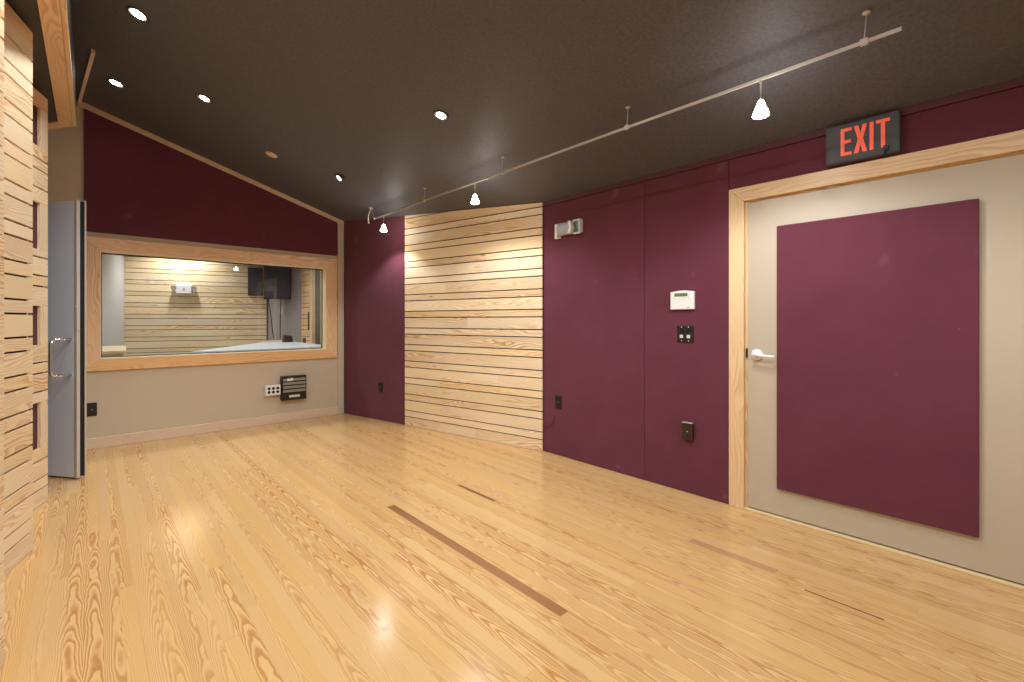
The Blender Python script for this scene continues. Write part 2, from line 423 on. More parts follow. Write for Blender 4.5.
Tl = Tm(on_splay(0), A_SPL)
o.prism([(.008, .004), (D_C-.002, .004), (D_C-.002, zc(on_splay(D_C).x)+.004), (.008, zc(on_splay(.008).x)+.004)], 0, .016)
o = o.build('fabric_wall_panel', M['purple'], None, .002); o.location = PD; o.rotation_euler = (0, 0, A_SPL)
tag(o, 'narrow shaded burgundy fabric panel between the window wall and the slatted wood', 'wall panel', 'burgundy fabric wall lining')
g = MB(); g.prism([(-.056, 2.111), (2.391, 2.111), (2.391, zc(2.391)-.035), (-.056, zc(-.056)-.035)], -.018, 0)
g = g.build('fabric_wall_panel', M['purple'], None, .002); g.location = (0, YB, 0)
tag(g, 'dark burgundy fabric gable panel above the studio window', 'wall panel', 'burgundy fabric wall lining')
# cornice strip over the right wall
t = MB(); t.box(XR-.012, XR+.02, YF, PB.y-.006, 2.340, 2.380); struct('trim_cornice', t, M['purple_paint'], bevel=.003)

# ---- trims on the back wall
t = MB(); t.prism([(-.10, zc(-.10)-.052), (2.474, zc(2.474)-.052), (2.474, zc(2.474)+.003), (-.10, zc(-.10)+.003)], YB-.026, YB, ax=0)
struct('trim_gable', t, M['base'], bevel=.003)
t = MB(); t.box(2.397, 2.472, YB-.014, YB, 0, zc(2.472)-.05); struct('trim_corner', t, M['tan'], bevel=.003)
t = MB(); t.box(XL, 2.396, YB-.018, YB, 0, .106); struct('baseboard_back', t, M['base'], bevel=.004)
# soffit trims
# the beam board runs towards the window wall and returns to the left in a mitred crosspiece
K = 1.55
t = MB(); t.prism([(-.199, YF), (-.119, YF), (-.119, 5.133), (-.199, 5.099)], 2.834, 2.850, 'xy', ax=1); struct('trim_soffit', t, M['trim'], bevel=.002)
t = MB(); t.box(-.118, -.094, YF, 5.130, 2.837, 2.860); struct('trim_fascia', t, M['trim_pale'], bevel=.003)
t = MB(); t.prism([(-.119, 5.133), (XL+.02, 5.133+(-.119-XL-.02)*K), (XL+.02, 5.099+(-.199-XL-.02)*K), (-.199, 5.099)], 2.8335, 2.850, 'xy', ax=1); struct('trim_crosspiece', t, M['trim'], bevel=.002)
t = MB(); a, b_ = Vector((-.09, 5.955, 0)), Vector((.006, 4.70, 0)); dd = (b_-a)
Tt = Matrix.Translation(Vector((a.x, a.y, zc(a.x)))) @ Matrix.Rotation(math.atan2(dd.y, dd.x), 4, 'Z')
t.box(0, dd.length, -.012, .012, -.034, .0, Matrix.Translation((0, 0, 0)))
o = t.build('trim_strip', M['base'], None, .002, 'structure'); o.location = (a.x, a.y, zc(a.x)+.004)
o.rotation_euler = (0, math.atan2(SL*dd.x, dd.length), math.atan2(dd.y, dd.x))

# ---- window
win = thing('window_1', None, None, (0, YB, 0)); win['kind'] = 'structure'
FX0, FX1, FZ0, FZ1 = -.085, 2.384, .757, 2.062
fr = MB(); yf0, yf1 = -.026, 0
fr.prism([(FX0, FZ0), (WX0, WZ0), (WX0, WZ1), (FX0, FZ1)], yf0, yf1, ax=1)
fr.prism([(FX1, FZ0), (FX1, FZ1), (WX1, WZ1), (WX1, WZ0)], yf0, yf1, ax=1)
fr.prism([(FX0, FZ1), (WX0, WZ1), (WX1, WZ1), (FX1, FZ1)], yf0, yf1, ax=0)
fr.prism([(FX0, FZ0), (FX1, FZ0), (WX1, WZ0), (WX0, WZ0)], yf0, yf1, ax=0)
fr.build('window_frame', M['trim'], win, .003)
jb = MB()
jb.box(WX0-.004, WX0+.003, -.0275, .15, WZ0, WZ1).box(WX1-.003, WX1+.004, -.0275, .15, WZ0, WZ1)
jb.box(WX0, WX1, -.0275, .15, WZ1-.005, WZ1+.004).box(WX0, WX1, -.0275, .15, WZ0-.004, WZ0+.005)
jb.build('window_jamb', M['jamb'], win)
gk = MB(); a0, a1, b0, b1 = WX0+.003, WX1-.003, WZ0+.005, WZ1-.005
for (q0, q1, r0, r1) in ((a0, a0+.008, b0, b1), (a1-.008, a1, b0, b1), (a0, a1, b0, b0+.008), (a0, a1, b1-.012, b1)):
    gk.box(q0, q1, .092, .110, r0, r1)
gk.build('glazing_gasket', M['gasket'], win)
pn = MB(); hw, hh = (a1-a0)/2-.004, (b1-b0)/2-.004
pn.v += [Vector(p) for p in ((-hw, 0, -hh), (hw, 0, -hh), (hw, 0, hh), (-hw, 0, hh))]; pn.face([0, 1, 2, 3])
pn = pn.build('glass_pane', M['glass'], win); pn.location = ((a0+a1)/2, .100, (b0+b1)/2); pn.rotation_euler = (R(.43), 0, R(.73))

# ---- exit door in the right wall (door_1)
d1 = thing('door_1', None, None, (XR+.008, .493, 0), A_R); d1['kind'] = 'structure'
hwid = .618
t = MB(); t.box(-hwid, hwid, 0, .045, .022, 2.026); t.build('door_leaf', M['door'], d1, .002)
t = MB(); t.box(-.441, .444, -.024, -.001, .193, 1.844); o = t.build('acoustic_panel', M['purple'], d1, .006); o['label'] = 'burgundy fabric acoustic panel'
lv = MB(); lv.lathe([(.0, -.012), (.032, -.012), (.036, -.007), (.036, 0)], 28, Tm((-.560, -.001, 1.028), 0, R(90)) @ Matrix.Rotation(math.pi, 4, 'X'))
lv = MB(); Th = Tm((-.560, 0, 1.028)) @ Matrix.Rotation(R(90), 4, 'X')
lv.lathe([(.036, .001), (.036, .008), (.030, .014), (.014, .017), (.012, .045), (.013, .052), (.0, .053)], 28, Th)
lv.tube([(-.560, -.045, 1.028), (-.53, -.050, 1.027), (-.49, -.052, 1.024), (-.458, -.048, 1.021), (-.447, -.040, 1.020)], .0095, 10)
o = lv.build('lever_handle', M['white'], d1); o['label'] = 'pale lever handle on a round rose'
t = MB(); t.box(-hwid-.010, -hwid-.001, -.006, .012, 1.005, 1.065); t.build('latch_plate', M['black_brown'], d1)
# casing around it
cs = MB()
oy0, oy1, oz = 1.226, -.236, 2.134; iy0, iy1, iz = 1.130, -.140, 2.041
x0c, x1c = XR-.010, XR+.018
cs.prism([(oy0, 0), (oy0, oz), (iy0, iz), (iy0, 0)], x0c, x1c, 'yz', ax=1)
cs.prism([(oy1, 0), (oy1, oz), (iy1, iz), (iy1, 0)], x0c, x1c, 'yz', ax=1)
cs.prism([(oy0, oz), (oy1, oz), (iy1, iz), (iy0, iz)], x0c, x1c, 'yz', ax=0)
struct('trim_door_casing', cs, M['trim_pale'], bevel=.003)
js = MB(); js.box(x1c, XR+.2, 1.113, 1.1305, 0, 2.045).box(x1c, XR+.2, -.1405, -.128, 0, 2.045).box(x1c, XR+.2, -.128, 1.113, 2.030, 2.046)
struct('trim_door_jamb', js, M['trim_pale'])
t = MB(); t.box(XR-.004, XR+.15, -.139, 1.129, 0, .014); struct('trim_threshold', t, M['cream'], bevel=.003)
t = MB(); t.box(XR+.19, XR+.25, -.4, 1.4, 0, 2.2); struct('wall_passage', t, M['tan'])

# ---- open grey door at the left (door_2)
hx = Vector((-.086, 4.907, 0)); ddir = Vector((-.578, .816, 0)).normalized()
LW = .90
d2 = thing('door_2', None, None, hx+ddir*LW, math.atan2(-ddir.y, -ddir.x)); d2['kind'] = 'structure'
# local x runs from the hinge to the free edge, local -y faces the camera
t = MB(); t.box(0, LW-.004, .0, .020, .016, 2.194); t.build('door_leaf', M['grey_paint'], d2, .002)
t = MB(); t.box(LW-.030, LW, -.0015, .022, .012, 2.196); t.build('edge_strip', M['lt_metal'], d2, .002)
t = MB(); t.box(.01, LW-.006, .022, .054, .020, 2.192); t.build('edge_gasket', M['rubber'], d2)
t = MB(); t.box(0, LW+.002, .054, .064, .012, 2.206); t.build('back_plate', M['lt_metal'], d2, .001)
t = MB(); t.lathe([(.008, 0), (.008, .004), (.0, .005)], 12, Tm((LW-.014, -.001, 1.36), 0, R(90))); t.lathe([(.007, 0), (.007, .004), (.0, .005)], 12, Tm((LW-.0, .013, 1.17), R(90), R(90)))
t.build('latch_screw', M['nickel'], d2)
hd = MB(); px_, pz0, pz1, dp = LW-.060, .823, 1.102, .125
cor = .035; path = [(px_, 0, pz1)]
path += [(px_-.01, -dp+cor, pz1)]
for k in range(5):
    a = k/4*math.pi/2; path.append((px_-.012, -dp+cor-cor*math.sin(a), pz1-cor+cor*math.cos(a)))
for k in range(5):
    a = k/4*math.pi/2; path.append((px_-.012, -dp+cor-cor*math.cos(a), pz0+cor-cor*math.sin(a)))
path += [(px_-.01, -dp+cor, pz0), (px_, 0, pz0)]
hd.tube(path, .011, 12)
o = hd.build('pull_handle', M['chrome'], d2); o['label'] = 'polished metal D-shaped pull handle'

# ---- slatted wood
SLOT0, SLOT1, PER = 1.285, 1.358, .196       # centres of the two slots of one repeat
GAP = .0105
def slat_rows(z0, z1):
    c = sorted([SLOT0+PER*k for k in range(-9, 12)]+[SLOT1+PER*k for k in range(-9, 12)]); c = [q for q in c if z0+.03 < q < z1-.012]
    e = [z0]; out = []
    for q in c: out.append((e[-1], q-GAP/2)); e.append(q+GAP/2)
    out.append((e[-1], z1)); return out
def slat_boards(mb, x0, x1, z0, z1, ztop=None, y0=-.018, y1=0., jit=.0):
    """boards with slots between them; ztop(x) trims the last one to a slope"""
    for (a, b) in slat_rows(z0, z1):
        cut = [x0, x1]
        if jit and random.random() < jit: cut.insert(1, x0+(x1-x0)*random.uniform(.25, .75))
        for i in range(len(cut)-1):
            mb.box(cut[i]+(.0006 if i else 0), cut[i+1], y0, y1, a, b, axis=0)
# right: slat panel on the splayed wall
t_ = thing('slat_panel', 'tall light pine panel of horizontal slats on the right wall between two burgundy panels', 'slat panel', on_splay(D_C), A_SPL)
LS = L_SPL-D_C
bk = MB(); bk.prism([(.002, .002), (LS-.004, .002), (LS-.004, zc(on_splay(L_SPL-.004).x)-.002), (.002, zc(on_splay(D_C).x)-.002)], .001, .016)
bk.build('backing', M['slot'], t_)
sb = MB(); ztr = zc(on_splay(L_SPL).x)
slat_boards(sb, .002, LS-.003, .002, SLOT1+PER*5-GAP/2, jit=.25)
zl = zc(on_splay(D_C).x)
za = SLOT1+PER*5+GAP/2; z1_ = SLOT0+PER*6-GAP/2; z2_ = z1_+GAP
xat = lambda z: (zl-z)/(zl-ztr)*LS
sb.prism([(.002, za), (LS-.003, za), (LS-.003, ztr), (xat(z1_), z1_), (.002, z1_)], -.018, 0., ax=0)
sb.prism([(.002, z2_), (xat(z2_), z2_), (.002, zl)], -.018, 0., ax=0)
sb.build('slats', M['slat'], t_, .0012)
# left: saw-toothed slat panels
def tooth(label, end, ang, length, ztop, niches=()):
    d = Vector((math.sin(R(ang)), math.cos(R(ang)), 0)); e = Vector((end[0], end[1], 0))-.018*Vector((d.y, -d.x, 0))
    t = thing('slat_panel', label, 'slat panel', e-d*length, math.atan2(d.y, d.x), 'saw-toothed slat panels on the left wall')
    s_ = MB()
    n0 = length-.56
    if not niches:
        slat_boards(s_, 0, length-.001, .002, ztop-.075, jit=.0)
        bk = MB(); bk.box(.002, length-.003, .0006, .012, .004, ztop-.002); bk.build('backing', M['slot'], t)
    else:
        nx0, nx1 = length-.52, length-.098
        lev = [.002]; blocks = []
        for (a, b) in niches: blocks.append((lev[-1], a)); lev.append(b)
        blocks.append((lev[-1], ztop-.10))
        for (a, b) in blocks: 
            if b-a > .02: slat_boards(s_, 0, length-.001, a, b)
        bk = MB()
        for (a, b) in blocks: bk.box(.002, length-.003, .0006, .012, a+.002, b-.002)
        bk.build('backing', M['slot'], t)
        for (a, b) in niches:
            st = MB(); st.box(nx1, length-.001, -.018, .0, a+.0006, b-.0006, axis=2); st.build('stile', M['slat'], t, .0012)
            st = MB(); st.box(0, nx0, -.018, .0, a+.0006, b-.0006, axis=2); st.build('stile', M['slat'], t, .0012)
            nb = MB(); nb.box(.002, length-.003, .001, .012, a-.001, b+.001); nb.build('niche_back', M['purple_paint'], t)
    s_.build('slats', M['slat'], t, .0012)
    cp = MB(); h = .074 if not niches else .099
    cp.box(0, length-.001, -.018, .0, ztop-h+.0, ztop, axis=0); cp.box(0, length-.001, .0, .10, ztop-.018, ztop-.0005, axis=0)
    cp.build('top_rail', M['trim'], t, .0015)
    rt = MB(); rt.box(length-.02, length-.0005, .0005, .27, .002, ztop-.02, axis=2); rt.build('return_board', M['slat'], t, .001)
    return t
tooth('nearest pale slatted panel at the left edge, only its far edge in view', (-.232, 2.45), 15.5, 1.05, 2.82)
tooth('bright slatted panel at the left edge without any square openings', (-.235, 3.572), 15.5, 1.08, 2.815)
tooth('slatted panel with four dark square openings beside the open grey door', (-.224, 4.497), 17.5, .88, 2.787,
      ((.387, .700), (1.084, 1.348), (1.728, 2.042), (2.420, 2.688)))

# ------------------------------------------------------------------ ceiling lights
PHI = math.atan(SL)
def light(name, typ, parent, loc, energy, color=(.96, .98, 1), rot=(0, 0, 0), size=.05, cone=100, blend=.6):
    l = bpy.data.lights.new(name, typ); l.energy = energy; l.color = color
    if typ in ('SPOT', 'POINT'): l.shadow_soft_size = size
    if typ == 'SPOT': l.spot_size = R(cone); l.spot_blend = blend
    o = bpy.data.objects.new(name, l); C.objects.link(o); o.parent = parent; o.location = loc; o.rotation_euler = rot
    return o
def downlight(label, x, y, power, cone=110, lampmat='bulb', aim=None, lampr=.040, blend=.9):
    t = thing('recessed_ceiling_light', label, 'ceiling light', (x, y, zc(x)), 0, 'recessed ceiling spotlights', PHI)
    r = MB(); r.lathe([(.062, .001), (.062, -.003), (.056, -.006), (.047, -.006), (.045, -.0005)], 32, cap0=False, cap1=False); r.build('trim_ring', M['bronze'], t)
    k = MB(); k.lathe([(.0, -.007), (lampr*.5, -.0065), (lampr*.85, -.004), (lampr, -.001)], 28, cap0=False, cap1=False); k.build('lamp', M[lampmat], t)
    light('spot', 'SPOT', t, (0, 0, -.03), power, rot=(0, -PHI, 0) if aim is None else aim, size=.04, cone=cone, blend=blend)
    return t
PW = 58
downlight('bright recessed spotlight nearest the upper left corner, beside the wooden soffit beam', .22, 3.83, PW*1.0)
downlight('bright recessed spotlight over the far left corner, below and left of the other dazzling one', .15, 5.12, PW*.6, 70)
downlight('small recessed spotlight on the ceiling above the left half of the studio window', 0.69, 4.53, PW*.6, 75, lampr=.034)
downlight('recessed spotlight in the middle of the dark ceiling, left of the hanging track', 1.88, 2.78, PW*1.2, lampr=.034)
for (x, y, k_, cn) in ((.22, 2.54, 1.3, 156), (.22, 1.25, 1.45, 156), (.22, -.04, 1.45, 156), (.22, -1.3, 1.3, 156), (1.88, .9, .6, 116), (1.88, -.97, .6, 120)):  # unseen lamps added for fill light, continuing the visible rows
    downlight('unseen recessed ceiling spotlight added for fill light, overhead and behind the camera', x, y, PW*k_, cn, blend=.4)
# gimbal light turned away from the camera
t = thing('recessed_ceiling_light', 'dark swivelling ceiling spotlight turned away, near the far end of the hanging track', 'ceiling light', (1.90, 4.655, zc(1.9)), 0, 'recessed ceiling spotlights', PHI)
r = MB(); r.lathe([(.058, .001), (.058, -.003), (.052, -.006), (.040, -.006), (.038, .0)], 28, cap0=False, cap1=False); r.build('trim_ring', M['bronze'], t)
Tg = Matrix.Translation((0, 0, -.004)) @ Matrix.Rotation(R(30), 4, 'Y')
r = MB(); r.lathe([(.034, .012), (.037, -.012), (.037, -.030), (.033, -.030), (.031, -.022)], 28, Tg, cap0=False, cap1=False); r.build('swivel_housing', M['bronze'], t)
k = MB(); k.lathe([(.0, -.027), (.031, -.025)], 24, Tg, cap0=False, cap1=False); k.build('lamp', M['dim'], t)
light('spot', 'SPOT', t, (-.02, 0, -.07), PW*.6, rot=(0, R(14), 0), cone=80, blend=.9)
# blank cover
t = MB(); t.lathe([(.055, .001), (.055, -.004), (.050, -.008), (.0, -.010)], 32)
o = t.build('ceiling_cover_plate', M['peach']); o.location = (1.326, 4.981, zc(1.326)); o.rotation_euler = (0, PHI, 0)
tag(o, 'pale peach round cover plate on the dark ceiling above the window gable', 'cover plate')

# ---- hanging track
XT = 2.457; ZT = 2.462
tr = thing('lighting_track', 'long thin metal lighting track hung below the dark ceiling on five short rods', 'lighting track', (XT, 2.62, ZT))
t = MB(); t.box(-.004, .004, .261-2.62, 5.02-2.62, .003, .0078).box(-.004, .004, .261-2.62, 5.02-2.62, -.0078, -.003).box(-.0028, .0028, .263-2.62, 5.018-2.62, -.003, .003)
t.build('rail', M['nickel'], tr, .0008)
hz = zc(XT)-ZT
for y in (.386, 1.575, 2.750, 3.933):
    h = MB(); yy = y-2.62
    h.tube([(0, yy, .010), (0.002, yy-.004, hz*.5), (0, yy-.008, hz)], .0028, 8)
    h.lathe([(.016, 0), (.016, -.007), (.006, -.012), (.0, -.012)], 16, Tm((0, yy-.008, hz+.002)))
    h.box(-.008, .008, yy-.014, yy+.014, -.013, .014)
    h.build('hanger', M['nickel'], tr, .0008)
f = MB()
fy = 5.09-2.62
f.lathe([(.030, 0), (.030, -.010), (.010, -.016), (.0, -.016)], 20, Tm((-.02, fy, zc(XT-.02)-ZT+.003), 0, 0, PHI))
f.tube([(-.02, fy, hz-.01), (-.034, fy+.02, hz*.55), (-.03, fy+.045, hz*.1), (-.02, fy+.055, -.03)], .007, 8)
f.tube([(-.015, fy, hz-.012), (.014, fy-.01, hz*.45), (.004, fy-.03, .05), (0, fy-.055, 0)], .005, 8)
f.lathe([(.0, -.014), (.012, -.010), (.015, 0), (.012, .010), (.0, .014)], 14, Tm((.0, fy-.06, .0)))
f.lathe([(.0, -.014), (.010, -.010), (.012, 0), (.010, .010), (.0, .014)], 14, Tm((-.02, fy+.055, -.03)))
f.build('power_feed', M['nickel'], tr)
def pendant(label, y, power, cone):
    t = thing('pendant_light', label, 'pendant light', (XT, y, ZT), 0, 'glowing pendants on the lighting track')
    s_ = MB(); s_.lathe([(.0, -.0088), (.006, -.0088), (.006, -.02), (.0035, -.024), (.0035, -.095), (.010, -.100), (.013, -.115), (.0, -.116)], 14); s_.build('stem', M['nickel'], t)
    k = MB(); k.lathe([(.012, -.108), (.017, -.124), (.027, -.150), (.036, -.172), (.038, -.182), (.033, -.186), (.0, -.180)], 28, cap0=False, cap1=False); k.build('glass_shade', M['shade'], t)
    light('spot', 'SPOT', t, (0, 0, -.205), power, size=.03, cone=cone, blend=.45)
    return t
pendant('glowing glass pendant at the far end of the track before the burgundy corner', 4.80, 22, 122)
pendant('glowing glass pendant on the track above the slatted wood panel', 3.108, 30, 152)
pendant('glowing glass pendant on the track in front of the exit sign and door', .800, 30, 152)

# ------------------------------------------------------------------ fixtures on the right wall
def rw(name, label, cat, y, z, group=None, x=XR): return thing(name, label, cat, (x, y, z), A_R, group)
# exit sign
t = rw('exit_sign', 'charcoal exit sign with red letters on the wall above the door casing', 'exit sign', .503, 2.148)
b = MB(); b.box(-.164, .164, -.046, -.001, 0, .214); b.build('housing', M['sign'], t, .004)
b = MB(); b.box(-.159, .159, -.0485, -.0465, .005, .209); b.build('face_plate', M['sign'], t, .001)
lt = MB()
def lp(*polys):
    for p in polys: lt.prism(p, -.0515, -.0487)
h0, h1 = .034, .186; wv_ = .017
def E_(x):
    w = .050
    return [(x, h0), (x+w, h0), (x+w, h0+wv_), (x+wv_, h0+wv_), (x+wv_, (h0+h1)/2-wv_/2), (x+w*.92, (h0+h1)/2-wv_/2), (x+w*.92, (h0+h1)/2+wv_/2), (x+wv_, (h0+h1)/2+wv_/2), (x+wv_, h1-wv_), (x+w, h1-wv_), (x+w, h1), (x, h1)]
def X_(x):
    w = .058; q = .020; m = x+w/2; zm = (h0+h1)/2
    return [(x, h0), (x+q, h0), (m, zm-.026), (x+w-q, h0), (x+w, h0), (m+.0115, zm), (x+w, h1), (x+w-q, h1), (m, zm+.026), (x+q, h1), (x, h1), (m-.0115, zm)]
def T_(x):
    w = .058; m = x+w/2
    return [(m-wv_/2, h0), (m+wv_/2, h0), (m+wv_/2, h1-wv_), (x+w, h1-wv_), (x+w, h1), (x, h1), (x, h1-wv_), (m-wv_/2, h1-wv_)]
lp(E_(-.092), X_(-.031), [(.038, h0), (.038+wv_, h0), (.038+wv_, h1), (.038, h1)], T_(.066))
o = lt.build('letters', M['red'], t); o['label'] = 'red letters reading EXIT'
b = MB(); b.box(.098, .118, -.062, -.0487, .012, .040).tube([(.106, -.056, .012), (.104, -.056, -.004), (.098, -.058, -.012)], .004, 8); b.build('test_switch', M['black'], t, .001)
# emergency light
t = rw('emergency_light', 'grey and white emergency light box high on the burgundy panel beside the slats', 'emergency light', 2.627, 2.004)
b = MB(); b.box(-.136, -.092, -.018, .0, .0, .138).box(-.092, .158, -.018, .0, .024, .138); b.build('back_plate', M['white'], t, .003)
b = MB(); b.box(-.136, -.104, -.046, -.018, -.004, .132); b.build('end_block', M['white'], t, .005)
sh = MB()
prof = [(-.018, .020), (-.046, .022), (-.060, .040), (-.064, .072), (-.060, .106), (-.046, .130), (-.018, .134)]
sh.prism(prof, -.097, .056, 'yz'); sh.build('grey_cover', M['grey_lens'], t, .004)
v = MB(); v.prism([(.034, .022), (.062, .022), (.084, .072), (.062, .132), (.036, .132), (.052, .076)], -.068, -.018); v.build('shield_notch', M['white'], t, .002)
v = MB(); v.box(.070, .144, -.030, -.0185, .020, .128); v.build('lens', M['dark_lens'], t, .004)
v = MB(); v.box(.144, .156, -.046, -.0185, .012, .138).box(.080, .145, -.050, -.0185, .126, .138).box(.080, .145, -.046, -.0185, .012, .024); v.build('lens_frame', M['white'], t, .003)
# keypad
t = rw('alarm_keypad', 'white alarm keypad with a green display on the burgundy panel', 'keypad', 1.550, 1.331)
b = MB(); arc = [(-.089, 0), (.089, 0), (.089, .128)]+[(.089-.178*k/12, .128+.009*math.sin(math.pi*k/12)) for k in range(1, 12)]+[(-.089, .128)]
b.prism(arc, -.024, .0); b.build('case', M['white'], t, .004)
b = MB(); b.box(-.057, .043, -.026, -.0242, .094, .118); b.build('display', M['lcd'], t, .001)
b = MB(); b.box(-.082, .082, -.0252, -.0242, .078, .0795); b.box(.052, .054, -.0252, -.0242, .08, .122); b.build('flap_seam', M['lt_metal'], t)
b = MB(); b.box(.040, .056, -.0255, -.0242, .012, .017); b.build('badge', M['black'], t)
# two-gang plate
t = rw('wall_plate', 'black square two-gang connector plate below the white keypad', 'wall plate', 1.534, 1.092)
b = MB(); b.box(-.062, .062, -.007, -.001, 0, .120); b.build('plate', M['black'], t, .002)
for sx in (-.026, .026):
    b = MB(); b.lathe([(.016, 0), (.016, .006), (.011, .006), (.010, .002), (.0, .002)], 20, Tm((sx, -.007, .080), 0, R(90))); b.build('round_socket', M['rubber'], t)
for sx in (-.026, .026):
    b = MB(); b.box(sx-.012, sx+.012, -.011, -.0072, .030, .054); b.build('square_socket', M['jack'], t, .001)
    for sz in (.010, .110):
        b = MB(); b.lathe([(.004, 0), (.004, .0015), (0, .002)], 10, Tm((sx, -.007, sz), 0, R(90))); b.build('screw', M['jack'], t)
def duplex(label, loc, rz, m='black', w=.072, h=.115, d=.007, group='dark wall outlets'):
    t = thing('wall_outlet', label, 'outlet', loc, rz, group)
    b = MB(); b.box(-w/2, w/2, -d, -.001, 0, h); b.build('cover_plate', M[m], t, .002)
    for zz in (h*.29, h*.71):
        b = MB(); b.box(-.017, .017, -d-.003, -d, zz-.014, zz+.014)
        b.build('receptacle', M[m], t, .003)
        q = MB()
        for sx in (-.007, .005): q.box(sx, sx+.002, -d-.0036, -d-.003, zz-.002, zz+.009)
        q.lathe([(.003, 0), (.003, .0006), (.0, .0006)], 10, Tm((0, -d-.003, zz-.008), 0, R(90)))
        q.build('contact_slots', M['rubber'], t)
    b = MB(); b.lathe([(.0035, 0), (.0035, .0012), (0, .0016)], 10, Tm((0, -d, h/2), 0, R(90))); b.build('screw', M['jack'], t)
    return t
duplex('black wall outlet low on the burgundy panel just right of the slats', (XR, 2.752, .437), A_R)
t = duplex('brown wall outlet with its lit top edge in pale metal low on the panel below the keypad', (XR, 1.507, .393), A_R, 'black_brown', .078, .118, .03)
b = MB(); b.box(-.037, .037, -.038, -.001, .1186, .1225); b.build('lit_top_lip', M['nickel'], t, .001)  # pale metal stands in for light on the outlet's top edge
q = on_splay(.765)
duplex('black wall outlet on the narrow burgundy panel near the window wall', (q.x, q.y, .358), A_SPL)
duplex('black wall outlet low on the tan wall beside the open grey door', (.000, YB, .321), 0, 'black', .072, .130)
# thin cord between slats and outlet
b = MB(); b.tube([(XR-.02, 2.945, .265), (XR-.012, 2.90, .255), (XR-.008, 2.85, .262), (XR-.006, 2.81, .305), (XR-.006, 2.795, .355)], .003, 6)
tag(b.build('cord', M['purple_paint']), 'thin cord curving from the slats towards the black outlet on the burgundy panel', 'cord')

# ------------------------------------------------------------------ fixtures on the window wall
t = thing('patch_panel', 'black square connector panel with rows of sockets low on the tan wall', 'patch panel', (1.832, YB, .270))
b = MB(); b.box(-.143, .143, -.075, .0, 0, .295); b.build('housing', M['black'], t, .003)
b = MB(); b.box(-.140, .140, -.079, -.0755, .003, .292); b.build('front_plate', M['black'], t, .001)
k0 = MB(); k0.lathe([(.0146, 0), (.0146, .004), (.0098, .004), (.0094, .001)], 16, Tm((0, 0, 0), 0, R(90)), cap0=False, cap1=False); k0.lathe([(.0094, .001), (.0, .001)], 16, Tm((0, 0, 0), 0, R(90)), mi=1, cap0=False, cap1=False)
k0 = k0.build('socket', [M['jack'], M['rubber']], t); first = True
for r_ in range(4):
    for c_ in range(8):
        o = k0 if first else k0.copy()
        if not first: C.objects.link(o); o.parent = t
        first = False
        o.location = (-.115+c_*.0328, -.079, .252-r_*.046)
b = MB(); b.box(-.086, -.050, -.0855, -.084, .236, .268).box(-.048, -.018, -.0855, -.084, .240, .272); o = b.build('white_tape', M['plate_white'], t); o['label'] = 'white tape labels over two sockets'
b = MB(); b.box(-.062, .062, -.0805, -.0795, .034, .062); b.build('label_strip', M['jack'], t)
t = thing('connector_box', 'small white box with six black sockets beside the black connector panel', 'connector box', (1.596, YB, .348))
b = MB(); b.box(-.083, .083, -.060, .0, 0, .122); b.build('housing', M['white'], t, .004)
for c_ in (-.046, .002, .050):
    for z_ in (.040, .083):
        b = MB(); b.lathe([(.0165, 0), (.0165, .003), (.012, .003), (.011, .001), (.0, .001)], 18, Tm((c_, -.060, z_), 0, R(90))); b.build('socket', M['rubber'], t)
b = MB(); b.box(-.056, .056, -.004, .0, -.035, .035); o = b.build('blank_plate', M['tan'], None, .002); o.location = (2.143, YB, .352)
tag(o, 'small tan blank plate on the tan wall right of the black connector panel', 'blank plate')

# ------------------------------------------------------------------ control room behind the window
CY = 10.9
t = MB(); t.box(-1.7, 4.2, 6.136, CY, -.1, 0); struct('floor_2', t, M['ctl_grey'])
t = MB(); t.box(-1.7, 4.2, 6.136, CY, 2.9, 3.0); struct('ceiling_2', t, M['dark_paint'])
t = MB(); t.box(-1.7, 4.2, CY-.1, CY, 0, 2.9); struct('wall_far', t, M['ctl_grey'])
t = MB(); t.box(4.1, 4.2, 6.136, CY-.1, 0, 2.9); struct('wall_far_right', t, M['ctl_grey'])
ca = Vector((.405, 10.05, 0)); cb = Vector((2.42, 9.41, 0)); cd = (cb-ca); A_C = math.atan2(cd.y, cd.x)
t = thing('slat_panel', 'wide slatted wood wall seen through the studio window, behind the emergency light', 'slat panel', ca, A_C)
bk = MB(); bk.box(0, cd.length, .0006, .014, .002, 2.88); bk.build('backing', M['slot_far'], t)
sb = MB(); slat_boards(sb, .001, cd.length-.001, .002, 2.88, jit=.3); sb.build('slats', M['slat'], t)
t = MB(); p0 = Vector((.05, 8.27, 0)); p1 = Vector((.402, 10.045, 0)); v_ = p1-p0
t.box(0, v_.length, 0, .08, 0, 2.9, Tm(p0, math.atan2(v_.y, v_.x))); struct('wall_far_left', t, M['ctl_wall'])
t = MB(); p0 = Vector((2.43, 9.43, 0)); p1 = Vector((2.80, 8.60, 0)); v_ = p1-p0; A_G = math.atan2(v_.y, v_.x)
t.box(0, v_.length, 0, .05, 0, 2.9, Tm(p0, A_G)); struct('wall_far_corner', t, M['ctl_grey'])
t = thing('slat_panel', 'narrow strip of slatted wood at the right side of the view through the window', 'slat panel', (2.80, 8.59, 0), A_R)
bk = MB(); bk.box(0, .44, .0006, .02, .002, 2.88); bk.build('backing', M['slot_far'], t)
sb = MB(); slat_boards(sb, .001, .44, .002, 2.88); sb.build('slats', M['trim'], t)  # darker wood colour stands in for shade on this strip
b = MB(); b.box(.395, .412, -.04, -.0185, 1.08, 1.40); b.build('pull_handle', M['black'], t, .002)
t = MB(); t.box(2.775, 2.86, 8.04, 8.145, 0, 2.9); struct('trim_post', t, M['trim_pale'], bevel=.004)
